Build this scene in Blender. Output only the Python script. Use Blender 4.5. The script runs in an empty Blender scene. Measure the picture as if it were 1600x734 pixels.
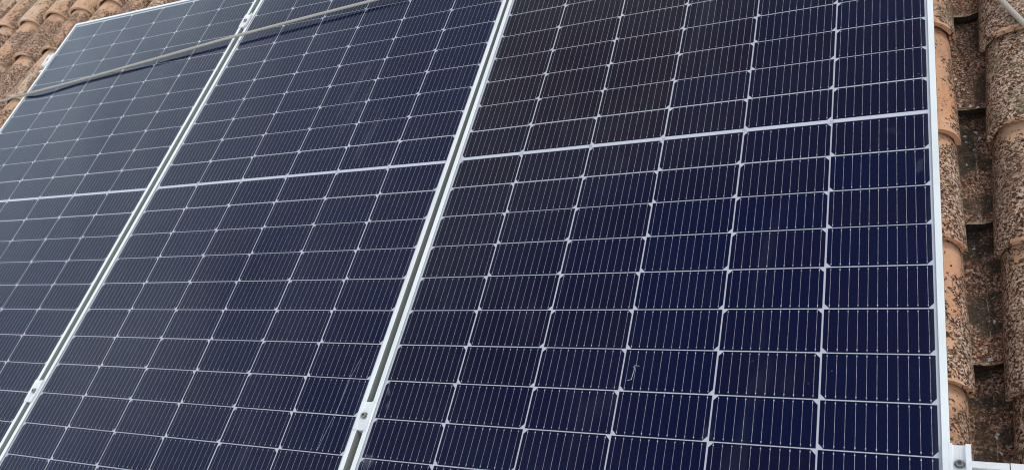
import bpy, bmesh, math, random
from mathutils import Vector, Matrix, Euler, noise

random.seed(7)
S = bpy.context.scene
C = S.collection
MM = 0.001

# ---------------------------------------------------------------- frame of the roof slope
PITCH = math.radians(18.0)
M = Matrix.Translation((0, 0, 4.2)) @ Matrix.Rotation(PITCH, 4, 'X')      # slope frame -> world

# ---------------------------------------------------------------- camera
cam_data = bpy.data.cameras.new('camera')
cam = bpy.data.objects.new('camera', cam_data)
C.objects.link(cam)
RV = [[0, 0, 0]] * 3
def rodrigues(w):
    w = Vector(w); t = w.length
    return Matrix.Rotation(t, 3, w / t)
R_ = rodrigues((2.4687, 0.1329, -0.6331))
t_ = Vector((0.35242, -0.22308, 1.95580))
loc = -(R_.transposed() @ t_)
right, down, fwd = Vector(R_[0]), Vector(R_[1]), Vector(R_[2])
m = Matrix.Identity(4)
for i in range(3):
    m[i][0] = right[i]; m[i][1] = -down[i]; m[i][2] = -fwd[i]; m[i][3] = loc[i]
cam.matrix_world = M @ m
cam_data.sensor_width = 36.0
cam_data.lens = 36.0 * 1316.6 / 1600.0
cam_data.clip_start = 0.01
cam_data.clip_end = 3000
S.camera = cam

# ---------------------------------------------------------------- sky, sun, exposure
SUN_EL, SUN_AZ = math.radians(56), math.radians(68)      # azimuth from +Y towards +X
w = bpy.data.worlds.new('World'); S.world = w; w.use_nodes = True
nt = w.node_tree; nt.nodes.clear()
out = nt.nodes.new('ShaderNodeOutputWorld'); bg = nt.nodes.new('ShaderNodeBackground')
sky = nt.nodes.new('ShaderNodeTexSky'); sky.sky_type = 'NISHITA'; sky.sun_disc = False
sky.sun_elevation = SUN_EL; sky.sun_rotation = SUN_AZ
sky.air_density = 1.0; sky.dust_density = 1.5
tc = nt.nodes.new('ShaderNodeTexCoord')
nz = nt.nodes.new('ShaderNodeTexNoise'); nz.inputs['Scale'].default_value = 2.6
nz.inputs['Detail'].default_value = 7; nz.inputs['Roughness'].default_value = .55
nz.inputs['Distortion'].default_value = .4
mp = nt.nodes.new('ShaderNodeMapping'); mp.inputs['Scale'].default_value = (1, 1, 2.2)
mp.inputs['Location'].default_value = (3.1, 1.7, .4)
nt.links.new(tc.outputs['Generated'], mp.inputs['Vector']); nt.links.new(mp.outputs[0], nz.inputs['Vector'])
rp = nt.nodes.new('ShaderNodeValToRGB')
rp.color_ramp.elements[0].position = .30; rp.color_ramp.elements[0].color = (.7, .7, .7, 1)
rp.color_ramp.elements[1].position = .62; rp.color_ramp.elements[1].color = (1, 1, 1, 1)
nt.links.new(nz.outputs['Fac'], rp.inputs['Fac'])
cr = nt.nodes.new('ShaderNodeValToRGB')
cr.color_ramp.elements[0].position = .35; cr.color_ramp.elements[0].color = (.47, .53, .60, 1)
cr.color_ramp.elements[1].position = .75; cr.color_ramp.elements[1].color = (.87, .92, .97, 1)
nt.links.new(nz.outputs['Fac'], cr.inputs['Fac'])
sc = nt.nodes.new('ShaderNodeVectorMath'); sc.operation = 'SCALE'
sxyz = nt.nodes.new('ShaderNodeSeparateXYZ'); nt.links.new(tc.outputs['Generated'], sxyz.inputs[0])
kz = nt.nodes.new('ShaderNodeMapRange'); kz.inputs[1].default_value = .36; kz.inputs[2].default_value = .82
kz.inputs[3].default_value = 26.0; kz.inputs[4].default_value = 8.0          # clouds are brighter low down, thinner overhead
nt.links.new(sxyz.outputs[2], kz.inputs[0]); nt.links.new(kz.outputs[0], sc.inputs['Scale'])
zn = nt.nodes.new('ShaderNodeMath'); zn.operation = 'MULTIPLY_ADD'; zn.inputs[1].default_value = -.22
nt.links.new(nz.outputs['Fac'], zn.inputs[0]); nt.links.new(sxyz.outputs[2], zn.inputs[2])
ov = nt.nodes.new('ShaderNodeMapRange'); ov.interpolation_type = 'SMOOTHSTEP'; ov.inputs[1].default_value = .72; ov.inputs[2].default_value = .86
ov.inputs[3].default_value = 1.0; ov.inputs[4].default_value = .06
nt.links.new(zn.outputs[0], ov.inputs[0])
cm = nt.nodes.new('ShaderNodeMath'); cm.operation = 'MULTIPLY'; nt.links.new(rp.outputs[0], cm.inputs[0]); nt.links.new(ov.outputs[0], cm.inputs[1])
nt.links.new(cr.outputs[0], sc.inputs[0])
mx = nt.nodes.new('ShaderNodeMix'); mx.data_type = 'RGBA'
nt.links.new(cm.outputs[0], mx.inputs[0]); nt.links.new(sky.outputs[0], mx.inputs[6]); nt.links.new(sc.outputs[0], mx.inputs[7])
nt.links.new(mx.outputs[2], bg.inputs['Color']); bg.inputs['Strength'].default_value = 0.1
nt.links.new(bg.outputs[0], out.inputs['Surface'])

sun_d = bpy.data.lights.new('sun', 'SUN'); sun_d.energy = 1.0; sun_d.angle = math.radians(18); sun_d.color = (1, .96, .9)
sun = bpy.data.objects.new('sun', sun_d); C.objects.link(sun)
sd = Vector((math.sin(SUN_AZ) * math.cos(SUN_EL), math.cos(SUN_AZ) * math.cos(SUN_EL), math.sin(SUN_EL)))
sun.matrix_world = Matrix.Translation((0, 0, 12)) @ (-sd).to_track_quat('-Z', 'Y').to_matrix().to_4x4()
S.view_settings.view_transform = 'Standard'; S.view_settings.look = 'None'
S.view_settings.exposure = 0.15; S.view_settings.gamma = 1
S.view_settings.use_curve_mapping = False
S.render.engine = 'CYCLES'; S.cycles.pixel_filter_type = 'BLACKMAN_HARRIS'; S.cycles.filter_width = 1.1

# ---------------------------------------------------------------- helpers
def tag(o, label=None, cat=None, group=None, kind=None):
    for k, v in (('label', label), ('category', cat), ('group', group), ('kind', kind)):
        if v: o[k] = v
    return o
def thing(name, local=None):
    o = bpy.data.objects.new(name, None); o.empty_display_size = .1
    C.objects.link(o); o.matrix_world = M @ (local or Matrix.Identity(4)); return o
def obj(name, me, mat=None, parent=None, local=None):
    o = bpy.data.objects.new(name, me); C.objects.link(o)
    if mat is not None and not me.materials: me.materials.append(mat)
    if parent is not None:
        o.parent = parent
        if local is not None: o.matrix_basis = local
    else:
        o.matrix_world = M @ (local or Matrix.Identity(4))
    return o
def mesh(name, V, F, smooth=False):
    me = bpy.data.meshes.new(name); me.from_pydata([tuple(v) for v in V], [], F); me.update()
    if smooth: me.polygons.foreach_set('use_smooth', [True] * len(me.polygons))
    return me
class MB:
    def __init__(s): s.V = []; s.F = []
    def add(s, V, F):
        n = len(s.V); s.V += [Vector(v) for v in V]; s.F += [tuple(i + n for i in f) for f in F]
    def box(s, x0, x1, y0, y1, z0, z1):
        s.add([(x0, y0, z0), (x1, y0, z0), (x1, y1, z0), (x0, y1, z0), (x0, y0, z1), (x1, y0, z1), (x1, y1, z1), (x0, y1, z1)],
              [(0, 3, 2, 1), (4, 5, 6, 7), (0, 1, 5, 4), (1, 2, 6, 5), (2, 3, 7, 6), (3, 0, 4, 7)])
    def prism(s, prof, a0, a1, f):
        """closed profile (ccw) swept between a0 and a1; f(u,v,a) -> point"""
        n = len(prof); s.add([f(u, v, a) for a in (a0, a1) for u, v in prof],
            [tuple(range(n))[::-1], tuple(range(n, 2 * n))] + [(i, (i + 1) % n, n + (i + 1) % n, n + i) for i in range(n)])
    def disc(s, cx, cy, r, z0, z1, n=20, hole=0, hz=0, hn=6):
        ring = lambda rr, z, k, ph=0: [(cx + rr * math.cos(2 * math.pi * i / k + ph), cy + rr * math.sin(2 * math.pi * i / k + ph), z) for i in range(k)]
        ch = r * .12
        V = ring(r, z0, n) + ring(r, z1 - ch, n) + ring(r - ch, z1, n)
        F = [(i, (i + 1) % n, n + (i + 1) % n, n + i) for i in range(n)] + [(n + i, n + (i + 1) % n, 2 * n + (i + 1) % n, 2 * n + i) for i in range(n)]
        if hole:
            V += ring(hole, z1, n) + ring(hole, hz, n)
            F += [(2 * n + i, 2 * n + (i + 1) % n, 3 * n + (i + 1) % n, 3 * n + i) for i in range(n)]
            F += [(3 * n + i, 3 * n + (i + 1) % n, 4 * n + (i + 1) % n, 4 * n + i) for i in range(n)]
            F += [tuple(range(4 * n, 5 * n))]
        else: F += [tuple(range(2 * n, 3 * n))]
        s.add(V, F)
    def build(s, name, mat=None, parent=None, local=None, smooth=False):
        me = mesh(name, s.V, s.F, smooth)
        bm = bmesh.new(); bm.from_mesh(me); bmesh.ops.recalc_face_normals(bm, faces=bm.faces); bm.to_mesh(me); bm.free()
        return obj(name, me, mat, parent, local)

# ---------------------------------------------------------------- material helpers
def mat(name):
    m = bpy.data.materials.new(name); m.use_nodes = True
    b = m.node_tree.nodes['Principled BSDF']; return m, m.node_tree, b
class N:
    def __init__(s, nt): s.nt = nt
    def n(s, t, **k):
        nd = s.nt.nodes.new(t)
        for a, v in k.items():
            if a.startswith('i_'): nd.inputs[a[2:].replace('_', ' ')].default_value = v
            else: setattr(nd, a, v)
        return nd
    def l(s, a, b): s.nt.links.new(a, b)
    def noise(s, vec, scale, detail=4, rough=.55, dist=0):
        nd = s.n('ShaderNodeTexNoise'); nd.inputs['Scale'].default_value = scale; nd.inputs['Detail'].default_value = detail
        nd.inputs['Roughness'].default_value = rough; nd.inputs['Distortion'].default_value = dist
        s.l(vec, nd.inputs['Vector']); return nd.outputs['Fac']
    def math(s, op, a, b=None, c=None, clamp=False):
        nd = s.n('ShaderNodeMath', operation=op); nd.use_clamp = clamp
        for i, v in enumerate((a, b, c)):
            if v is None: continue
            if isinstance(v, (int, float)): nd.inputs[i].default_value = v
            else: s.l(v, nd.inputs[i])
        return nd.outputs[0]
    def ss(s, v, lo, hi):
        nd = s.n('ShaderNodeMapRange', interpolation_type='SMOOTHSTEP'); s.l(v, nd.inputs[0])
        for i, q in ((1, lo), (2, hi)):
            if isinstance(q, (int, float)): nd.inputs[i].default_value = q
            else: s.l(q, nd.inputs[i])
        return nd.outputs[0]
    def mix(s, f, a, b):
        nd = s.n('ShaderNodeMix', data_type='RGBA')
        for i, v in ((0, f), (6, a), (7, b)):
            if isinstance(v, (int, float)): nd.inputs[i].default_value = v
            elif isinstance(v, tuple): nd.inputs[i].default_value = (*v, 1)
            else: s.l(v, nd.inputs[i])
        return nd.outputs[2]

# aluminium
def alu(name, col, rough, metal):
    m, nt, b = mat(name); q = N(nt)
    tcx = q.n('ShaderNodeTexCoord').outputs['Object']
    f = q.noise(tcx, 60, 5, .6)
    g = q.noise(tcx, 5, 3)
    c = q.mix(q.ss(g, .35, .75), col, tuple(x * .88 for x in col))
    c = q.mix(q.math('MULTIPLY', q.ss(f, .62, .72), .25), c, tuple(x * .6 for x in col))
    q.l(c, b.inputs['Base Color']); b.inputs['Metallic'].default_value = metal
    q.l(q.math('MULTIPLY_ADD', f, .2, rough - .1), b.inputs['Roughness'])
    bp = q.n('ShaderNodeBump', i_Strength=.06, i_Distance=.0005); q.l(f, bp.inputs['Height']); q.l(bp.outputs[0], b.inputs['Normal'])
    return m
M_FRAME = alu('anodised_frame', (.80, .83, .81), .42, .25)
M_FSIDE = alu('shaded_frame_side', (.31, .325, .305), .55, .2)  # darker copy of the frame for side walls: gap shade put into the colour
M_CLAMP = alu('clamp_aluminium', (.80, .81, .81), .38, .3)
M_STEEL = alu('bolt_steel', (.28, .27, .25), .35, .9)

# silicon cell
m, nt, b = mat('solar_cell'); q = N(nt); M_CELL = m
tcn = q.n('ShaderNodeTexCoord'); oi = q.n('ShaderNodeObjectInfo'); geo = q.n('ShaderNodeNewGeometry')
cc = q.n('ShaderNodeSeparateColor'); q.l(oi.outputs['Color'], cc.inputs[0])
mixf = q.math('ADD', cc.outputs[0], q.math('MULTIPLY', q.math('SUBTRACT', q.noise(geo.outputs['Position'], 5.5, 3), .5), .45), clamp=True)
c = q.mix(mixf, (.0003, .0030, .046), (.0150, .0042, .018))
sep = q.n('ShaderNodeSeparateXYZ'); q.l(tcn.outputs['Object'], sep.inputs[0])
fing = q.math('SINE', q.math('MULTIPLY', sep.outputs[0], 2 * math.pi / .00545))
grain = q.noise(tcn.outputs['Object'], 900, 2)
c = q.mix(q.math('MULTIPLY', q.math('MULTIPLY', q.ss(fing, .55, 1.0), grain), .07), c, (.03, .035, .10))
q.l(c, b.inputs['Base Color']); b.inputs['Roughness'].default_value = .5; b.inputs['Specular IOR Level'].default_value = .04

m, nt, b = mat('white_backsheet'); q = N(nt); M_BACK = m
b.inputs['Base Color'].default_value = (.80, .80, .86, 1); b.inputs['Roughness'].default_value = .6
m, nt, b = mat('ribbon_silver'); M_RIB = m; q = N(nt)
q.l(q.mix(q.ss(q.noise(q.n('ShaderNodeNewGeometry').outputs['Position'], 70, 3, .7), .35, .65), (.46, .44, .52), (.80, .78, .90)), b.inputs['Base Color']); b.inputs['Metallic'].default_value = .0; b.inputs['Roughness'].default_value = .5

# panel glass: clear thin cover sheet with soft smears of dust
m, nt, b = mat('solar_glass'); q = N(nt); M_GLASS = m
nt.nodes.remove(b); o_ = nt.nodes['Material Output']
fr = q.n('ShaderNodeFresnel', i_IOR=1.32)
tr = q.n('ShaderNodeBsdfTransparent'); gl = q.n('ShaderNodeBsdfGlossy', i_Roughness=.03); gl.inputs['Color'].default_value = (.86, .95, 1, 1)
ms = q.n('ShaderNodeMixShader'); q.l(fr.outputs[0], ms.inputs[0]); q.l(tr.outputs[0], ms.inputs[1]); q.l(gl.outputs[0], ms.inputs[2])
tcn = q.n('ShaderNodeTexCoord'); geo = q.n('ShaderNodeNewGeometry')
mp = q.n('ShaderNodeMapping'); mp.inputs['Scale'].default_value = (3.2, .8, 1); mp.inputs['Rotation'].default_value = (0, 0, -.35)
q.l(geo.outputs['Position'], mp.inputs[0])
sm = q.noise(mp.outputs[0], 3.5, 5, .6, .6)
fine = q.noise(geo.outputs['Position'], 90, 2, .65)
spk = q.n('ShaderNodeTexVoronoi', i_Scale=28.0); q.l(geo.outputs['Position'], spk.inputs['Vector'])
spot = q.math('MULTIPLY', q.math('SUBTRACT', 1, q.ss(spk.outputs['Distance'], .03, .06)), q.ss(q.noise(geo.outputs['Position'], 3, 2), .58, .66))
dust = q.math('ADD', q.math('MULTIPLY', q.ss(sm, .56, .85), .03), q.math('MULTIPLY', fine, .004))
dust = q.math('ADD', dust, q.math('MULTIPLY', spot, .16))
so2 = q.n('ShaderNodeSeparateXYZ'); q.l(tcn.outputs['Object'], so2.inputs[0])
edge = q.math('MAXIMUM', q.ss(q.math('ABSOLUTE', so2.outputs[0]), .535, .557), q.ss(q.math('MULTIPLY', so2.outputs[1], -1), .955, 1.003))
dust = q.math('ADD', dust, q.math('MULTIPLY', edge, q.math('MULTIPLY', q.ss(sm, .3, .7), .055)))
wobn = q.math('MULTIPLY', q.math('SUBTRACT', q.noise(geo.outputs['Position'], 60, 2, .6), .5), 1.8)
# smudges, and the middle panel's pale streaks, at their places on the roof
for (sx, sy, ax_, ay_, ang, amt) in ((.534, -.136, .009, .026, .3, .035), (.486, -.043, .020, .010, .5, .015), (-.536, -.661, .006, .012, -.3, .10), (-.526, -.695, .006, .012, -.2, .06),
        (-1.036, .359, .014, .15, .16, .035), (-1.0, .24, .012, .16, .22, .030), (-.904, .121, .022, .12, .2, .028), (-.531, -.819, .02, .02, 0, .08), (.181, -.713, .012, .026, .2, .02)):
    wp = M @ Vector((sx, sy, 0))
    sb = q.n('ShaderNodeVectorMath', operation='SUBTRACT'); q.l(geo.outputs['Position'], sb.inputs[0]); sb.inputs[1].default_value = wp
    rm = q.n('ShaderNodeMapping', vector_type='POINT'); q.l(sb.outputs[0], rm.inputs[0]); rm.inputs['Rotation'].default_value = (-PITCH, 0, 0)
    rz = q.n('ShaderNodeMapping', vector_type='POINT'); q.l(rm.outputs[0], rz.inputs[0]); rz.inputs['Rotation'].default_value = (0, 0, ang)
    rs = q.n('ShaderNodeMapping', vector_type='POINT'); q.l(rz.outputs[0], rs.inputs[0]); rs.inputs['Scale'].default_value = (1 / ax_, 1 / ay_, 1)
    ln = q.n('ShaderNodeVectorMath', operation='LENGTH'); q.l(rs.outputs[0], ln.inputs[0])
    wob_ = q.math('ADD', ln.outputs['Value'], wobn)
    dust = q.math('ADD', dust, q.math('MULTIPLY', q.math('SUBTRACT', 1, q.ss(wob_, .2, 1.1)), amt))
df = q.n('ShaderNodeBsdfDiffuse'); df.inputs['Color'].default_value = (.55, .57, .62, 1)
m2 = q.n('ShaderNodeMixShader'); q.l(dust, m2.inputs[0]); q.l(ms.outputs[0], m2.inputs[1]); q.l(df.outputs[0], m2.inputs[2])
q.l(m2.outputs[0], o_.inputs['Surface'])

# clay tile.  object colour: r = crust cover, g = soot / dark dirt, b = tone (0 orange .. 1 sand)
def tile_material(name, line=False):
    m, nt, b = mat(name); q = N(nt)
    tcn = q.n('ShaderNodeTexCoord'); oi = q.n('ShaderNodeObjectInfo')
    col = q.n('ShaderNodeSeparateColor'); q.l(oi.outputs['Color'], col.inputs[0])
    cr_, so_, to_ = col.outputs[0], col.outputs[1], col.outputs[2]
    off = q.n('ShaderNodeVectorMath', operation='SCALE'); off.inputs[0].default_value = (7.3, 3.1, 5.7); q.l(q.math('MULTIPLY', oi.outputs['Random'], 20), off.inputs['Scale'])
    vv = q.n('ShaderNodeVectorMath', operation='ADD'); q.l(tcn.outputs['Object'], vv.inputs[0]); q.l(off.outputs[0], vv.inputs[1]); v = vv.outputs[0]
    sep = q.n('ShaderNodeSeparateXYZ'); q.l(tcn.outputs['Object'], sep.inputs[0])
    ax = q.math('ABSOLUTE', sep.outputs[0])
    n1 = q.noise(v, 9, 4); n2 = q.noise(v, 28, 5, .6); n3 = q.noise(v, 210, 4, .65); n4 = q.noise(v, 120, 3, .6); n5 = q.noise(v, 420, 3, .6)
    clay = q.mix(to_, (.58, .285, .15), (.58, .385, .255))
    clay = q.mix(q.ss(n1, .35, .7), clay, q.mix(to_, (.66, .38, .23), (.64, .49, .36)))
    clay = q.mix(q.math('MULTIPLY', q.ss(n5, .5, .7), .25), clay, (.42, .23, .15))
    # where the crust grows: patchy, fuller on the flanks; dens 0 = bare clay, 1 = wholly overgrown
    grow = q.math('ADD', q.math('ADD', q.math('MULTIPLY', n2, .9), q.math('MULTIPLY', n1, .7)), q.math('MULTIPLY', q.ss(ax, .045, .078), .34))
    # cleaner where the tile above shelters it, and on the worn rim
    rim = q.math('ADD', q.math('MULTIPLY', q.ss(sep.outputs[1], .225, .29), -.45), q.math('MULTIPLY', q.math('SUBTRACT', 1, q.ss(sep.outputs[1], .003, .012)), -.36))
    if line: rim = q.math('MULTIPLY', rim, .2)
    dens = q.ss(q.math('ADD', q.math('ADD', grow, rim), q.math('MULTIPLY', cr_, 1.0)), .90, 1.70)
    na = q.noise(v, 150, 3, .6, .4); nb = q.noise(v, 75, 3, .55, .3)
    thr = q.math('SUBTRACT', .655, q.math('MULTIPLY', dens, .36))
    mask = q.math('MAXIMUM', q.ss(na, thr, q.math('ADD', thr, .03)), q.ss(nb, q.math('ADD', thr, .01), q.math('ADD', thr, .04)))
    # grains of the crust: near-black pits, brown crumbs, pale pink-grey lichen
    vg = q.n('ShaderNodeTexVoronoi', i_Scale=300.0); q.l(v, vg.inputs['Vector'])
    vs = q.n('ShaderNodeSeparateColor'); q.l(vg.outputs['Color'], vs.inputs[0])
    g = q.math('ADD', q.math('MULTIPLY', vs.outputs[0], .45), q.math('MULTIPLY', q.noise(v, 140, 4, .72), 1.0))
    g = q.math('ADD', g, q.math('SUBTRACT', q.math('MULTIPLY', q.math('SUBTRACT', dens, .5), .16), q.math('MULTIPLY', to_, .045)))
    rr = q.n('ShaderNodeValToRGB'); q.l(g, rr.inputs['Fac']); e = rr.color_ramp.elements
    e[0].position = .52; e[0].color = (.020, .010, .007, 1); e[1].position = 1.02; e[1].color = (.70, .55, .44, 1)
    for p_, c_ in ((.62, (.084, .037, .021, 1)), (.72, (.215, .105, .060, 1)), (.86, (.47, .305, .21, 1))):
        x_ = e.new(p_); x_.color = c_
    crust = rr.outputs[0]
    ol = q.math('MULTIPLY', q.ss(q.noise(v, 17, 3), .52, .70), .50)
    crust = q.mix(ol, crust, q.mix(q.ss(n3, .42, .60), (.07, .055, .035), (.34, .29, .18)))
    c = q.mix(mask, clay, crust)
    # round dark lichens scattered on the bare clay
    vd = q.n('ShaderNodeTexVoronoi', i_Scale=62.0); q.l(v, vd.inputs['Vector'])
    vds = q.n('ShaderNodeSeparateColor'); q.l(vd.outputs['Color'], vds.inputs[0])
    rad = q.math('MULTIPLY_ADD', vds.outputs[1], .20, .08)
    disc = q.math('MULTIPLY', q.math('SUBTRACT', 1, q.ss(q.math('ADD', vd.outputs['Distance'], q.math('MULTIPLY', q.math('SUBTRACT', na, .5), .25)), rad, q.math('ADD', rad, .04))), q.ss(q.math('ADD', vds.outputs[0], q.math('MULTIPLY', dens, .9)), .80, .84))
    c = q.mix(q.math('MULTIPLY', disc, .85), c, (.060, .034, .026))
    # dark washed dirt with crumbs of red clay in it
    dirt = q.ss(q.math('ADD', q.math('MULTIPLY', n2, .9), q.math('MULTIPLY', so_, 1.0)), .75, 1.15)
    rd = q.n('ShaderNodeValToRGB'); q.l(q.math('ADD', q.math('MULTIPLY', vs.outputs[1], .35), q.math('MULTIPLY', q.noise(v, 150, 4, .75), 1.0)), rd.inputs['Fac']); e = rd.color_ramp.elements
    e[0].position = .46; e[0].color = (.020, .010, .007, 1); e[1].position = .86; e[1].color = (.66, .48, .37, 1)
    for p_, c_ in ((.56, (.074, .030, .016, 1)), (.68, (.22, .095, .050, 1)), (.77, (.42, .235, .15, 1))):
        x_ = e.new(p_); x_.color = c_
    wash = q.mix(q.ss(q.noise(v, 11, 3), .46, .58), rd.outputs[0], q.mix(q.ss(n3, .4, .65), (.045, .034, .024), (.085, .066, .047)))
    c = q.mix(q.math('MULTIPLY', dirt, .92), c, wash)
    # broad rain stains running down the slope
    smp = q.n('ShaderNodeMapping'); smp.inputs['Scale'].default_value = (1, .28, 1); q.l(v, smp.inputs[0])
    st = q.math('MULTIPLY', q.ss(q.noise(smp.outputs[0], 26, 4, .6), .46, .66), .30)
    c = q.mix(st, c, q.mix(n3, (.090, .044, .026), (.21, .115, .070)))
    # small pale lichen dots
    vo = q.n('ShaderNodeTexVoronoi', i_Scale=55.0); q.l(v, vo.inputs['Vector'])
    dots = q.math('MULTIPLY', q.math('SUBTRACT', 1, q.ss(vo.outputs['Distance'], .13, .20)), q.ss(vo.outputs["Color"], .82, .88))
    dots = q.math('MULTIPLY', dots, q.ss(so_, .2, .6))
    c = q.mix(q.math('MULTIPLY', dots, .8), c, (.50, .50, .42))
    if line:
        wob = q.math('MULTIPLY', q.math('SUBTRACT', q.noise(v, 14, 2), .5), .006)
        d = q.math('ABSOLUTE', q.math('ADD', q.math('SUBTRACT', sep.outputs[0], .006), wob))
        lm = q.math('MULTIPLY', q.math('SUBTRACT', 1, q.ss(d, .0006, .0013)), q.ss(n4, .47, .56))
        c = q.mix(q.math('MULTIPLY', lm, .8), c, (.50, .34, .24))
    if line:                                     # near-black lower end face: shade under the lip painted into the colour
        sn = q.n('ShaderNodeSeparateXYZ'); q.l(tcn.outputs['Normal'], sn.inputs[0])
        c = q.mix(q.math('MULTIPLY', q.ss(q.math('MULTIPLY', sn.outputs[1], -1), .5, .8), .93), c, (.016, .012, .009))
        pale_rim = q.math('MULTIPLY', q.math('MULTIPLY', q.math('SUBTRACT', 1, q.ss(sep.outputs[1], .004, .008)), q.ss(n2, .48, .56)), q.math('SUBTRACT', 1, q.ss(q.math('MULTIPLY', sn.outputs[1], -1), .3, .5)))
        c = q.mix(q.math('MULTIPLY', pale_rim, .7), c, (.42, .36, .24))
    q.l(c, b.inputs['Base Color']); b.inputs['Roughness'].default_value = .9
    b.inputs['Specular IOR Level'].default_value = .25
    h = q.math('ADD', q.math('MULTIPLY', mask, q.math('MULTIPLY_ADD', n5, 1.0, .5)), q.math('MULTIPLY', n3, .5))
    h = q.math('ADD', h, q.math('MULTIPLY', n2, 1.5))
    bp = q.n('ShaderNodeBump', i_Strength=1.0, i_Distance=.0022); q.l(h, bp.inputs['Height']); q.l(bp.outputs[0], b.inputs['Normal'])
    return m
M_COVER = tile_material('weathered_clay')
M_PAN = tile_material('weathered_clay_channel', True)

def flat_mat(name, c1, c2, scale, rough=.9, bump=.3):
    m, nt, b = mat(name); q = N(nt); v = q.n('ShaderNodeTexCoord').outputs['Object']
    n = q.noise(v, scale, 5, .6); q.l(q.mix(q.ss(n, .35, .65), c1, c2), b.inputs['Base Color']); b.inputs['Roughness'].default_value = rough
    bp = q.n('ShaderNodeBump', i_Strength=bump, i_Distance=.004); q.l(n, bp.inputs['Height']); q.l(bp.outputs[0], b.inputs['Normal']); return m
M_DECK = flat_mat('mortar_and_dirt', (.07, .05, .04), (.16, .12, .09), 20)
M_GRIT = flat_mat('grit', (.09, .055, .04), (.36, .24, .17), 160)
M_WALL = flat_mat('render_wall', (.62, .56, .46), (.55, .49, .40), 3)
M_GROUND = flat_mat('ground', (.30, .34, .34), (.38, .42, .41), .6)
M_LGREEN = flat_mat('pale_green_lichen', (.36, .42, .36), (.55, .60, .52), 300)
M_LYEL = flat_mat('ochre_lichen', (.30, .20, .03), (.42, .31, .06), 300)
M_LWHITE = flat_mat('white_lichen', (.50, .48, .42), (.66, .64, .58), 300)
m, nt, b = mat('rope_fibre'); q = N(nt); M_ROPE = m
v = q.n('ShaderNodeTexCoord').outputs['UV']
wv = q.n('ShaderNodeTexWave', i_Scale=1.0, bands_direction='DIAGONAL'); q.l(v, wv.inputs['Vector'])
nn = q.noise(v, 3, 4)
c = q.mix(q.ss(nn, .3, .7), (.34, .30, .25), (.46, .41, .35)); c = q.mix(q.math('MULTIPLY', wv.outputs['Fac'], .18), c, (.30, .26, .21))
q.l(c, b.inputs['Base Color']); b.inputs['Roughness'].default_value = .75
bp = q.n('ShaderNodeBump', i_Strength=.35, i_Distance=.001); q.l(wv.outputs['Fac'], bp.inputs['Height']); q.l(bp.outputs[0], b.inputs['Normal'])

# ---------------------------------------------------------------- ground and house walls (world frame)
g = mesh('ground', [(-600, -600, 0), (600, -600, 0), (600, 600, 0), (-600, 600, 0)], [(0, 1, 2, 3)])
go = bpy.data.objects.new('ground', g); g.materials.append(M_GROUND); C.objects.link(go); tag(go, kind='structure')

# ---------------------------------------------------------------- tiled roof
PX = .2104                                   # spacing of the tile columns
def zoff(X): return .0 if X > -.6 else (-X - .6) * .0135
K0, K1 = -3, 23                              # column k is centred at .526 - k*PX
X_LEFT = .526 - K1 * PX - .10; X_RIGHT = .526 - K0 * PX + .12
Y_LOW, Y_HIGH = -1.75, 2.75
deckV, deckF = [], []
for i in range(41):
    X = X_LEFT + (X_RIGHT - X_LEFT) * i / 40
    for Y in (Y_LOW + .05, Y_HIGH):
        for z in (-.268, -.330): deckV.append((X, Y, z + zoff(X)))
for i in range(40):
    a = i * 4; bb = a + 4
    deckF += [(a, bb, bb + 2, a + 2), (a + 1, a + 3, bb + 3, bb + 1), (a, a + 1, bb + 1, bb), (a + 2, bb + 2, bb + 3, a + 3)]
deckF += [(0, 2, 3, 1), (160, 161, 163, 162)]
roof = obj('roof', mesh('roof', deckV, deckF), M_DECK); tag(roof, kind='structure')
roof_inv = roof.matrix_world.inverted()
hb = MB(); hw = M @ Vector((X_LEFT + .12, Y_LOW + .35, -.3)); hw2 = M @ Vector((X_RIGHT - .12, Y_HIGH - .1, -.3))
t_ = .25
V = []
low_z = hw.z - .03; hi_z = hw2.z - .03
hb.add([(hw.x, hw.y, 0), (hw2.x, hw.y, 0), (hw2.x, hw2.y, 0), (hw.x, hw2.y, 0), (hw.x, hw.y, low_z), (hw2.x, hw.y, low_z), (hw2.x, hw2.y, hi_z), (hw.x, hw2.y, hi_z)],
       [(0, 3, 2, 1), (4, 5, 6, 7), (0, 1, 5, 4), (1, 2, 6, 5), (2, 3, 7, 6), (3, 0, 4, 7)])
wo = hb.build('house_wall', M_WALL); wo.matrix_world = Matrix.Identity(4); tag(wo, kind='structure')

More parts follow.
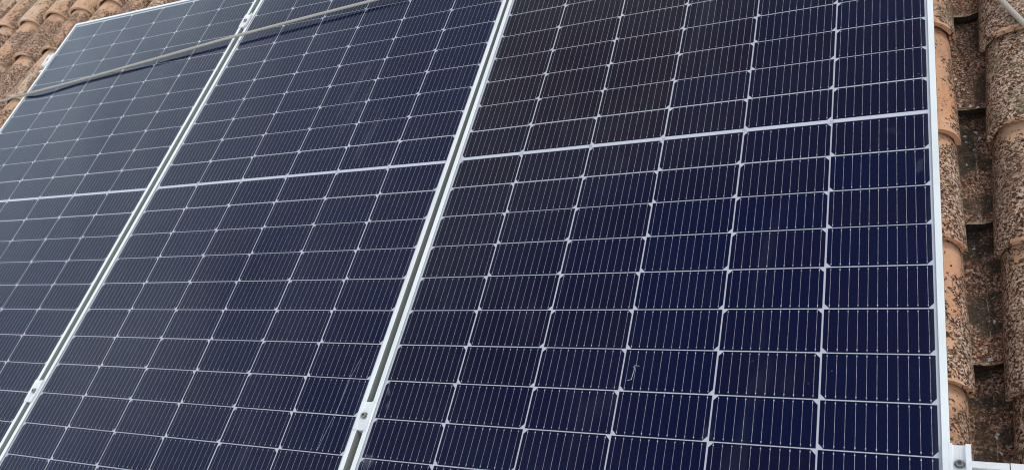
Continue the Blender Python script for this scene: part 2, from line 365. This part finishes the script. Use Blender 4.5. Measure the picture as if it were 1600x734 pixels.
def tile_geo(seed, cover, NA=18, NL=4, L=.42, cheap=False):
    """barrel tile: lower end at y=0, upper end at y=L; cover arches up, pan is a trough"""
    rnd = random.Random(seed); V, F = [], []
    T = .012 if cover else .014; ph = rnd.random() * 9
    for layer in (0, 1):
        for j in range(NL + 1):
            f = j / NL; y = f * L
            if cover: r = .0835 - .017 * f * L / .42; h = .070 - .010 * f
            else: r = .066 + .012 * f; h = .050
            rr, hh = (r, h) if layer == 0 else (r - T, h - T)
            for i in range(NA + 1):
                a = math.pi * i / NA
                wob = 1 + .010 * math.sin(3 * a + ph) + .006 * math.sin(5 * a + ph * 2)
                x = -math.cos(a) * rr * wob; z = (abs(math.sin(a)) ** (.92 if cover else .8)) * hh * wob
                yy = y
                if j == 0 and not cheap:
                    yy += .003 * math.sin(2.2 * a + ph) + .0022 * noise.noise(Vector((a * 3, seed * 1.7, 0))) + (.0012 if layer else 0)
                    if layer == 0: x *= .992; z *= .985
                if not cover: z = -z + (.0 if layer == 0 else 0)
                V.append((x, yy, z))
    W = NA + 1; O = (NL + 1) * W
    for j in range(NL):
        for i in range(NA):
            a = j * W + i; F.append((a, a + 1, a + W + 1, a + W)); F.append((O + a, O + a + W, O + a + W + 1, O + a + 1))
    for i in range(NA):                       # end faces
        F.append((i, O + i, O + i + 1, i + 1)); a = NL * W + i; F.append((a, a + 1, O + a + 1, O + a))
    for j in range(NL):                       # long edges
        a = j * W; F.append((a, a + W, O + a + W, O + a)); a = j * W + NA; F.append((a, O + a, O + a + W, a + W))
    return V, F
def tile_mesh(seed, cover):
    V, F = tile_geo(seed, cover, 20, 6); me = mesh('cover_tile' if cover else 'pan_tile', V, F, True)
    bm = bmesh.new(); bm.from_mesh(me); bmesh.ops.recalc_face_normals(bm, faces=bm.faces)
    for e in bm.edges:
        if len(e.link_faces) == 2 and e.calc_face_angle() > .7: e.smooth = False
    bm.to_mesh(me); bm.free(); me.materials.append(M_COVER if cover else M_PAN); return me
COVERS = [tile_mesh(s, True) for s in range(6)]; PANS = [tile_mesh(s + 50, False) for s in range(3)]
DZ = .040                                     # how far a tile rises over the one below it along its length
def place_tile(kind, X, Y, colour, idx=None, z0=None):
    cover = kind == 'cover'
    me = (COVERS if cover else PANS)[random.randrange(6 if cover else 3) if idx is None else idx]
    o = bpy.data.objects.new('cover_tile' if cover else 'pan_tile', me); C.objects.link(o); o.parent = roof
    tilt = math.atan2(-.017 if cover else -.032, .29)
    z = (-.166 if cover else -.146) + zoff(X)
    o.matrix_basis = Matrix.Translation((X, Y, z)) @ Euler((tilt, random.uniform(-.02, .02), random.uniform(-.008, .008))).to_matrix().to_4x4()
    o.color = (*colour, 1); return o

placed = set(); rest = MB()
def colx(k): return .526 - k * PX
# right hand columns, lips read off the photograph
cov_lips = {0: [.940, .650, .361, .039, -.238, -.545, -.845], -1: [.900, .600, .306, .0415, -.250, -.551, -.850], -2: [.92, .63, .33, .03, -.26, -.56, -.86]}
pan_lips = {0: [1.07, .760, .457, .155, -.151, -.467, -.776]}
cov_col = {(0, 0): (.35, .05, .2), (0, 1): (.4, .05, .1), (0, 2): (.30, .0, .05), (0, 3): (.20, .0, .10), (0, 4): (.45, .05, .15), (0, 5): (.42, .05, .15), (0, 6): (.45, .05, .1)}
for k, lips in cov_lips.items():
    for n, Y in enumerate(lips):
        col = cov_col.get((k, n), (.35, .05, .15)) if k == 0 else (random.uniform(.70, .95), random.uniform(.12, .25), random.uniform(.25, .6))
        o = place_tile('cover', colx(k), Y, col, idx=(n * 2 + k) % 6)
        if k == -1 and n == 4: TILE_LICHEN = o
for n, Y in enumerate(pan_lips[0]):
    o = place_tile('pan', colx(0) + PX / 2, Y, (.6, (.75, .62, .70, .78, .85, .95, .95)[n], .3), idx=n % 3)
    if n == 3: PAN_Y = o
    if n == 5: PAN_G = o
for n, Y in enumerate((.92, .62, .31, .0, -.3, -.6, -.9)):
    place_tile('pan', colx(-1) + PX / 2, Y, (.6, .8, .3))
# left hand columns beside and above the first panel
for k in range(14, 24):
    ph = random.uniform(-.012, .012) + 1.338; pp = ph - .12 + random.uniform(-.02, .02)
    for n in range(-2, 5):
        Y = ph - .300 * n; X = colx(k)
        if Y < .2 or (X > -2.95 and Y < .85): continue
        cl = random.random()
        cr_ = random.uniform(.12, .45) if cl < .55 else random.uniform(.5, .85)
        if n == 0: cr_ = random.uniform(.05, .40)
        if n >= 1 and X > -3.75: cr_ = random.uniform(.28, .72)
        place_tile('cover', X, Y + random.uniform(-.012, .012), (cr_, random.uniform(0, .12), random.uniform(.45, 1)))
        placed.add((k, n))
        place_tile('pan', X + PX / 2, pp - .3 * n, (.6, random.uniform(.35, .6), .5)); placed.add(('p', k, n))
# all the other courses, under and below the panels, as one bed
for k in range(1, 24):
    for n in range(-5, 11):
        Y = 1.338 - .300 * n; X = colx(k)
        if Y < Y_LOW or Y > Y_HIGH - .3: continue
        for kind in ('cover', 'pan'):
            if (k, n) in placed: continue
            V, F = tile_geo(1, kind == 'cover', 8, 1, .40, True)
            Xk = X if kind == 'cover' else X + PX / 2; z = (-.166 if kind == 'cover' else -.146) + zoff(Xk)
            T = Matrix.Translation((Xk, Y if kind == 'cover' else Y - .12, z)) @ Matrix.Rotation(-.05, 4, 'X')
            rest.add([T @ Vector(v) for v in V], F)
for n in range(12):                            # outermost column on the right, out of the picture
    for kind, Xk in (('cover', colx(-3)), ('pan', colx(-2) + PX / 2)):
        Y = -1.66 + .3 * n
        if Y > 1.15: continue
        V, F = tile_geo(1, kind == 'cover', 8, 1, .40, True)
        T = Matrix.Translation((Xk, Y, -.166 if kind == 'cover' else -.146)) @ Matrix.Rotation(-.05, 4, 'X'); rest.add([T @ Vector(v) for v in V], F)
for k in (-3, -2, -1, 0):
    for n in (-5, -4, -3, -2, -1, 8, 9, 10):
        Y = (1.5 - .3 * n) if n < 0 else -1.15 - .3 * (n - 8)
        if Y > Y_HIGH - .3 or Y < Y_LOW or (n < 0 and Y < 1.15): continue
        for kind in ('cover', 'pan'):
            if (k == -3 or (k == -2 and kind == 'pan')) and n > 0: continue
            V, F = tile_geo(1, kind == 'cover', 8, 1, .40, True); Xk = colx(k) + (0 if kind == 'cover' else PX / 2)
            z = -.166 if kind == 'cover' else -.146
            T = Matrix.Translation((Xk, Y, z)) @ Matrix.Rotation(-.05, 4, 'X'); rest.add([T @ Vector(v) for v in V], F)
ro = rest.build('tile_bed', M_COVER, roof, smooth=False); tag(ro, kind='stuff'); ro.color = (.5, .15, .4, 1)

# lichen patches lying on the tiles: thin irregular cushions
def patch(seed, r, parent, x, y, z, nx, material, e=1.0):
    rnd = random.Random(seed); n = 16; V = [(0, 0, r * .16)]; 
    for ring, (fr_, h) in enumerate(((.6, .14), (1.0, 0))):
        for i in range(n):
            a = 2 * math.pi * i / n; rr = r * fr_ * (1 + .22 * math.sin(3 * a + seed) + rnd.uniform(-.16, .16))
            V.append((rr * math.cos(a) * e, rr * math.sin(a), r * h))
    F = [(0, 1 + i, 1 + (i + 1) % n) for i in range(n)] + [(1 + i, 1 + n + i, 1 + n + (i + 1) % n, 1 + (i + 1) % n) for i in range(n)]
    o = obj('lichen_patch', mesh('lichen_patch', V, F, True), material, parent, Matrix.Translation((x, y, z)) @ Matrix.Rotation(nx, 4, 'Y'))
    return o

for tile_, seed_, r_, x_, y_, z_, tilt_, mt_, e_ in ((PAN_Y, 3, .011, -.013, .014, -.0380, 0, M_LYEL, 1.7), (PAN_Y, 8, .006, .010, .012, -.0378, 0, M_LYEL, 1.4), (PAN_G, 4, .0105, .006, .013, -.0378, 0, M_LGREEN, 1.15),
        (TILE_LICHEN, 6, .010, -.046, .072, .0525, -.62, M_LYEL, 1.0)):
    patch(seed_, r_, tile_, x_, y_, z_, tilt_, mt_, e_)

# grit and crumbs collected in the channels
def shard(mb, c, s, rnd):
    V = [Vector((rnd.uniform(-1, 1), rnd.uniform(-1, 1), rnd.uniform(-.5, .6))) * s + c for _ in range(4)]
    mb.add(V, [(0, 1, 2), (0, 3, 1), (1, 3, 2), (2, 3, 0)])
gr = MB(); gp = MB(); rnd = random.Random(5)
def pan_floor(X, Y, dx, lips=pan_lips[0]):
    lo = max([l for l in lips if l <= Y] or [lips[-1]])
    f = (Y - lo)
    r = .066 - .012 + .012 * f / .42; u = min(abs(dx) / r, .98)
    return -.146 - (1 - u * u) ** .4 * .036 - f * .110
for i in range(2600):
    Y = rnd.uniform(-.80, .75); dx = rnd.gauss(0, .017)
    if abs(dx) > .036: continue
    s = rnd.choice((.0009, .0013, .0018, .0024, .0035)) ; X = colx(0) + PX / 2
    pl = rnd.random() < .09; s *= 1.35 if pl else 1
    shard(gp if pl else gr, Vector((X + dx, Y, pan_floor(X, Y, dx) + s * .3)), s, rnd)
tag(gr.build('grit', M_GRIT), 'brown crumbs of clay and moss lying in the roof channel', 'grit', kind='stuff')
tag(gp.build('pale_grit', M_LWHITE), 'pale specks of grit and lichen lying in the roof channel', 'grit', kind='stuff')

# ---------------------------------------------------------------- solar panels
ROW = .08982; HB = .00502; CW, CH = .1807, .0874; COL = .184
HALF_W, HALF_L = .567, .5 * 2.026
Z_GLASS, Z_LIP = .0010, .0042; Z_BOT = -.0315; LIP = .0112
def cell_mesh():
    c = .009; x, y = CW / 2, CH / 2
    P = [(-x, y), (-x, -y + c), (-x + c * .95, -y), (x - c * .95, -y), (x, -y + c), (x, y)]
    V = [(a, b_, 0) for a, b_ in P] + [(a, b_, -.0003) for a, b_ in P]
    return mesh('solar_cell', V, [tuple(range(6)), tuple(range(11, 5, -1))] + [(i, 6 + i, 6 + (i + 1) % 6, (i + 1) % 6) for i in range(6)])
CELL = cell_mesh(); CELL.materials.append(M_CELL)
def profile_rail(name, parent, prof, length, T):
    mb = MB(); mb.prism(prof, -length / 2, length / 2, lambda u, v, a: T @ Vector((u, a, v))); o = mb.build(name, M_FRAME, parent)
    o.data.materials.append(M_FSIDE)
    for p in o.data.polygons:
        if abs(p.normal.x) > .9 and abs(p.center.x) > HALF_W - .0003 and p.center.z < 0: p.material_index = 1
    return o
LPROF = [(0, Z_BOT), (.024, Z_BOT), (.024, Z_BOT + .0016), (.0016, Z_BOT + .0016), (.0016, -.0045), (LIP - .001, -.0045), (LIP - .001, -.0030), (.0016, -.0030),
         (.0016, Z_LIP - .0017), (LIP, Z_LIP - .0017), (LIP, Z_LIP - .0004), (LIP - .0004, Z_LIP), (.0005, Z_LIP), (0, Z_LIP - .0005)]
# shared meshes of the panel
busV = MB()
def cell_xy(c, k, half):       # c 0..5, k 1..11, half +1 up -1 down
    return (c - 2.5) * COL, half * (HB + (k - .5) * ROW)
for half in (1, -1):
    for k in range(1, 12):
        for c in range(6):
            cx, cy = cell_xy(c, k, half)
            for i in range(11):
                x = cx + (i - 5) * .01635; wd = .00029
                y0, y1 = cy - CH / 2 + .0015, cy + CH / 2 - .0015; z = .00025
                busV.add([(x - wd, y0, z), (x + wd, y0, z), (x + wd, y1, z), (x - wd, y1, z)], [(0, 1, 2, 3)])
                for yy in (y0 + .0035, y1 - .0035):
                    busV.add([(x - .0010, yy - .0012, z + .0001), (x + .0010, yy - .0012, z + .0001), (x + .0010, yy + .0012, z + .0001), (x - .0010, yy + .0012, z + .0001)], [(0, 1, 2, 3)])
BUS = mesh('busbar_wires', busV.V, busV.F); BUS.materials.append(M_RIB)
def make_panel(label, X, Y, z, t, s, tint):
    T = Matrix.Translation((X, Y, z)) @ Euler((s, -t, 0)).to_matrix().to_4x4()
    root = thing('solar_panel', T); tag(root, label, 'solar panel', 'solar panels mounted side by side on the tiled roof')
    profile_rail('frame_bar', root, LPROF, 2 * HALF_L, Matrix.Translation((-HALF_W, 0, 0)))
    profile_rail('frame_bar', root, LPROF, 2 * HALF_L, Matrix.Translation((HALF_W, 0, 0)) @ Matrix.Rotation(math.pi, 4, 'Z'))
    wlen = 2 * HALF_W - .0006 - 2 * LIP * 0 - .0034
    for sgn in (1, -1):
        # short bars butt between the long ones; lip cut back so that no faces share a plane
        mb = MB(); x0 = HALF_W - .0018; x1 = HALF_W - LIP - .0001
        Tt = Matrix.Translation((0, sgn * HALF_L, 0)) @ Matrix.Rotation(-sgn * math.pi / 2, 4, 'Z')
        mb.prism([p for p in LPROF], -x1, x1, lambda u, v, a: Tt @ Vector((u, a, v)))
        mb.build('frame_bar', M_FRAME, root)
    xi, yi = HALF_W - .0017, HALF_L - .0017
    mb = MB(); mb.box(-xi, xi, -yi, yi, -.0029, -.0006); mb.build('backsheet', M_BACK, root)
    me = mesh('glass_pane', [(-xi, -yi, Z_GLASS), (xi, -yi, Z_GLASS), (xi, yi, Z_GLASS), (-xi, yi, Z_GLASS)], [(0, 1, 2, 3)])
    obj('glass_pane', me, M_GLASS, root)
    mb = MB(); xb = HALF_W - .0175
    mb.box(-xb, xb, -.0048, .0048, -.0005, .0005); mb.build('centre_bar', M_BACK, root)
    for i in range(1, 6):
        x = (i - 3) * COL; mb = MB()
        mb.box(x - .0035, x + .0035, -.0030, .0028, .0005, .0009); mb.build('solder_joint', M_RIB, root)
    b_ = obj('busbar_wires', BUS, None, root); tag(b_, kind='stuff')
    for half in (1, -1):
        for k in range(1, 12):
            for c in range(6):
                cx, cy = cell_xy(c, k, half)
                o = bpy.data.objects.new('solar_cell', CELL); C.objects.link(o); o.parent = root
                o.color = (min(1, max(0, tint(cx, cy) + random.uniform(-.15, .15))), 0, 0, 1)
                bottom = (c % 2 == 1) if half < 0 else (c % 2 == 0)       # which cut corners point down the slope
                o.matrix_basis = Matrix.Translation((cx + random.uniform(-.0003, .0003), cy + random.uniform(-.0002, .0002) - (half * .0011 if k == 1 else 0), 0)) @ Matrix.Rotation(0 if bottom else math.pi, 4, 'Z')
    return root, T
pC, TC = make_panel('nearest dark navy solar panel at the right edge of the array beside bare tiles', 0, 0, 0, 0, 0, lambda x, y: .12 + .75 * max(0, min(1, (y + .25) / .5)) * max(.15, min(1, (.50 - x) / .45)) + .25 * max(0, min(1, (.1 - x) / .4)) * (y > -.6))  # coating's angle-dependent plum sheen painted into the cell tint by position
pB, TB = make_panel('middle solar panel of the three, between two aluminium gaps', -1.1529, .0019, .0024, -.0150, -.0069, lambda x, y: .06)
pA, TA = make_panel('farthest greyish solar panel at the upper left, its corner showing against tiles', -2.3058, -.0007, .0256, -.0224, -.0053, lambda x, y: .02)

# a scratched squiggle and a few smears on the near panel's glass
mb = MB()
def strip(mb, pts, wd, z=Z_GLASS + .0004):
    for (x0, y0), (x1, y1) in zip(pts, pts[1:]):
        d = Vector((x1 - x0, y1 - y0)).normalized(); n_ = Vector((-d.y, d.x)) * wd / 2
        mb.add([(x0 + n_.x, y0 + n_.y, z), (x0 - n_.x, y0 - n_.y, z), (x1 - n_.x, y1 - n_.y, z), (x1 + n_.x, y1 + n_.y, z)], [(0, 1, 2, 3)])
SQ = [(.0135, -.578), (.022, -.576), (.024, -.560), (.0245, -.552), (.0225, -.549), (.0245, -.546), (.034, -.547)]
strip(mb, [(x, y - .034) for x, y in SQ], .0007)
mb.build('scratch', M_RIB, pC)
mb = MB(); strip(mb, [(.507, -.581), (.497, -.635), (.495, -.695), (.485, -.760), (.479, -.808)], .0005); mb.build('scratch', M_RIB, pB)

# ---------------------------------------------------------------- rails
def under(X, Y):
    for T, c in ((TC, 0), (TB, -1.1529), (TA, -2.3058)):
        if abs(X - c) < .578 or (c == 0 and X > 0) or (c < -2 and X < -2.8):
            p = T.inverted() @ Vector((X, Y, 0)); q_ = T @ Vector((p.x, p.y, Z_BOT)); return q_.z
    return Z_BOT
RP = [(-.020, 0), (-.0095, 0), (-.0095, -.003), (-.013, -.003), (-.013, -.013), (.013, -.013), (.013, -.003), (.0095, -.003), (.0095, 0), (.020, 0), (.020, -.040), (-.020, -.040)]
def make_rail(label, Y, x0, x1, hooks):
    root = thing('mounting_rail', Matrix.Translation((x1, Y, Z_BOT))); tag(root, label, 'rail', 'aluminium mounting rails under the panels')
    inv = Matrix.Translation((-x1, -Y, -Z_BOT))
    n = len(RP); xs = [x0 + (x1 - x0) * i / 24 for i in range(25)] if x1 - x0 > 1 else [x0, x1]
    V, F = [], []
    for X in xs:
        z = min(under(X - .02, Y), under(X + .02, Y)) - .0004
        V += [inv @ Vector((X, Y + u, z + v)) for u, v in RP]
    for j in range(len(xs) - 1):
        for i in range(n): F.append((j * n + i, j * n + (i + 1) % n, (j + 1) * n + (i + 1) % n, (j + 1) * n + i))
    # end caps as strips of quads (the section is not convex)
    for base in (0, (len(xs) - 1) * n):
        F += [(base, base + 1, base + 2, base + 3), (base + 7, base + 8, base + 9, base + 6), (base, base + 3, base + 4, base + 11), (base + 9, base + 10, base + 5, base + 6), (base + 4, base + 5, base + 10, base + 11)]
    mb = MB(); mb.V = V; mb.F = F; mb.build('rail_bar', M_CLAMP, root)
    for X in hooks:
        mb = MB(); z = under(X, Y) - .0404; mb.box(X - .015, X + .015, Y - .013, Y + .013, -.20 + zoff(X), z - .0002)
        for i, v in enumerate(mb.V): mb.V[i] = inv @ v
        mb.build('roof_hook', M_STEEL, root)
    return root
RY0, RY1 = -.733, .787
make_rail('long lower aluminium rail carrying the three panels at the bottom right', RY0, -2.98, .6475, (-2.6, -1.55, -.45, .42))
make_rail('short rail piece butted to the lower rail, over the right hand tiles', RY0 + .0006, .6490, .95, (.74,))
make_rail('upper aluminium rail beneath the panels by the rope', RY1, -2.98, .640, (-2.6, -1.55, -.45, .42))

# ---------------------------------------------------------------- clamps
def bolt(root, x, y, z, r=.0065):
    mb = MB(); mb.disc(x, y, r, z, z + .0016, 22); w_ = mb.build('washer', M_STEEL, root)
    mb = MB(); mb.disc(x, y, r * .70, z + .0017, z + .0068, 18, hole=r * .36, hz=z + .003); bo = mb.build('bolt', M_STEEL, root)
def mid_clamp(label, X, Y, Tp):
    p = Vector((X, Y, 0)); z = (Tp @ (Tp.inverted() @ p * 1)).z
    loc_ = Tp.inverted() @ p; top = (Tp @ Vector((loc_.x, loc_.y, Z_LIP))).z
    root = thing('mid_clamp', Matrix.Translation((X, Y, top + .0006)) @ Matrix.Rotation(math.atan2(-(Tp @ Vector((-1, 0, 0)) - Tp @ Vector((0, 0, 0))).z, 1), 4, 'Y').inverted().inverted() if False else Matrix.Translation((X, Y, top + .0006)))
    tag(root, label, 'clamp', 'mid clamps holding neighbouring panels')
    P = [(-.0175, 0), (-.0085, 0), (-.0075, -.020), (.0075, -.020), (.0085, 0), (.0178, 0), (.0182, .0060), (.0145, .0062), (.0135, .0040), (.0095, .0040), (.0086, .0002), (-.0086, .0002), (-.0095, .0040), (-.0175, .0040)]
    mb = MB(); mb.prism(P, -.033, .033, lambda u, v, a: Vector((u, a, v))); mb.build('clamp_plate', M_CLAMP, root)
    bolt(root, 0, 0, .0004, .0080)
    return root
gapAB, gapBC = (-2.3058 - 1.1529) / 2, -1.1529 / 2
mid_clamp('aluminium mid clamp low in the near gap, beside the navy panel', gapBC, -.721, TB)
mid_clamp('aluminium mid clamp low in the far gap, at the left edge of the picture', gapAB, -.721, TB)
mid_clamp('aluminium mid clamp high in the far gap, just above the rope', gapAB, .787, TA)
def end_clamp(label, X, Y, top, sgn, Y0=-.031, Y1=.031):
    root = thing('end_clamp', Matrix.Translation((X, Y, top)) @ Matrix.Rotation(0 if sgn > 0 else math.pi, 4, 'Z'))
    tag(root, label, 'clamp', 'end clamps at the outer edges of the array')
    P = [(-.0112, .0004), (.0012, .0004), (.0012, -.0345), (.0290, -.0345), (.0290, .0052), (.0215, .0052), (.0205, -.0022), (.0125, -.0022), (.0122, -.0028), (.0118, -.0022), (.0040, -.0022), (.0030, .0052), (-.0018, .0052), (-.0021, .0046), (-.0024, .0052), (-.0112, .0052)]
    mb = MB(); mb.prism(P, Y0, Y1, lambda u, v, a: Vector((u, a, v))); mb.build('clamp_block', M_CLAMP, root)
    bolt(root, .0122, 0, -.0020, .0076); return root
end_clamp('aluminium end clamp with a socket bolt at the lower right corner of the array', HALF_W, -.733, Z_LIP, 1)
pt = TA @ Vector((-HALF_W, .787, Z_LIP))
end_clamp('aluminium end clamp on the outer edge of the far panel, above the rope', pt.x, .787, pt.z, -1)

# ---------------------------------------------------------------- ropes
def catmull(P, n=14):
    P = [Vector(p) for p in P]; P = [P[0] * 2 - P[1]] + P + [P[-1] * 2 - P[-2]]; out = []
    for i in range(1, len(P) - 2):
        for j in range(n):
            t = j / n; a, b_, c_, d = P[i - 1:i + 3]
            out.append(.5 * ((2 * b_) + (c_ - a) * t + (2 * a - 5 * b_ + 4 * c_ - d) * t * t + (3 * b_ - a - 3 * c_ + d) * t ** 3))
    out.append(P[-2]); return out
def rope(label, pts, r):
    path = catmull(pts); n = 12; V, F, UV = [], [], []; L = 0; up = Vector((0, 0, 1))
    for i, p in enumerate(path):
        d = (path[min(i + 1, len(path) - 1)] - path[max(i - 1, 0)]).normalized(); s_ = d.cross(up).normalized(); u = s_.cross(d)
        if i: L += (p - path[i - 1]).length
        for j in range(n):
            a = 2 * math.pi * j / n; V.append(p + (s_ * math.cos(a) + u * math.sin(a)) * r); UV.append((L * 60, j / n * 3))
    for i in range(len(path) - 1):
        for j in range(n): F.append((i * n + j, i * n + (j + 1) % n, (i + 1) * n + (j + 1) % n, (i + 1) * n + j))
    F += [tuple(range(n))[::-1], tuple(range((len(path) - 1) * n, len(path) * n))]
    me = mesh('rope', V, F, True); uv = me.uv_layers.new(name='UVMap')
    for lp in me.loops: uv.data[lp.index].uv = UV[lp.vertex_index]
    return tag(obj('rope', me, M_ROPE), label, 'rope')
rope('beige rope stretched across the two left panels from the far tiles',
     [(-4.3, .86, -.02), (-3.72, .735, -.045), (-3.265, .685, -.046), (-3.06, .632, .000), (-2.847, .5743, .0462), (-2.531, .605, .0382), (-2.1, .649, .0322), (-1.728, .688, .0272), (-1.336, .7205, .0208), (-1.10, .7398, .0155), (-.9, .76, .0140), (-.4, .85, .0130), (.2, 1.00, .0105), (.5, 1.25, -.06), (.55, 1.6, -.09)], .0050)
rope('pale grey rope lying over the tiles at the upper right corner',
     [(.30, 1.18, -.088), (.56, .72, -.083), (.655, .497, -.090), (.700, .397, -.093), (.741, .306, -.092), (.80, .18, -.090), (.93, -.05, -.085), (1.1, -.2, -.08)], .0062)
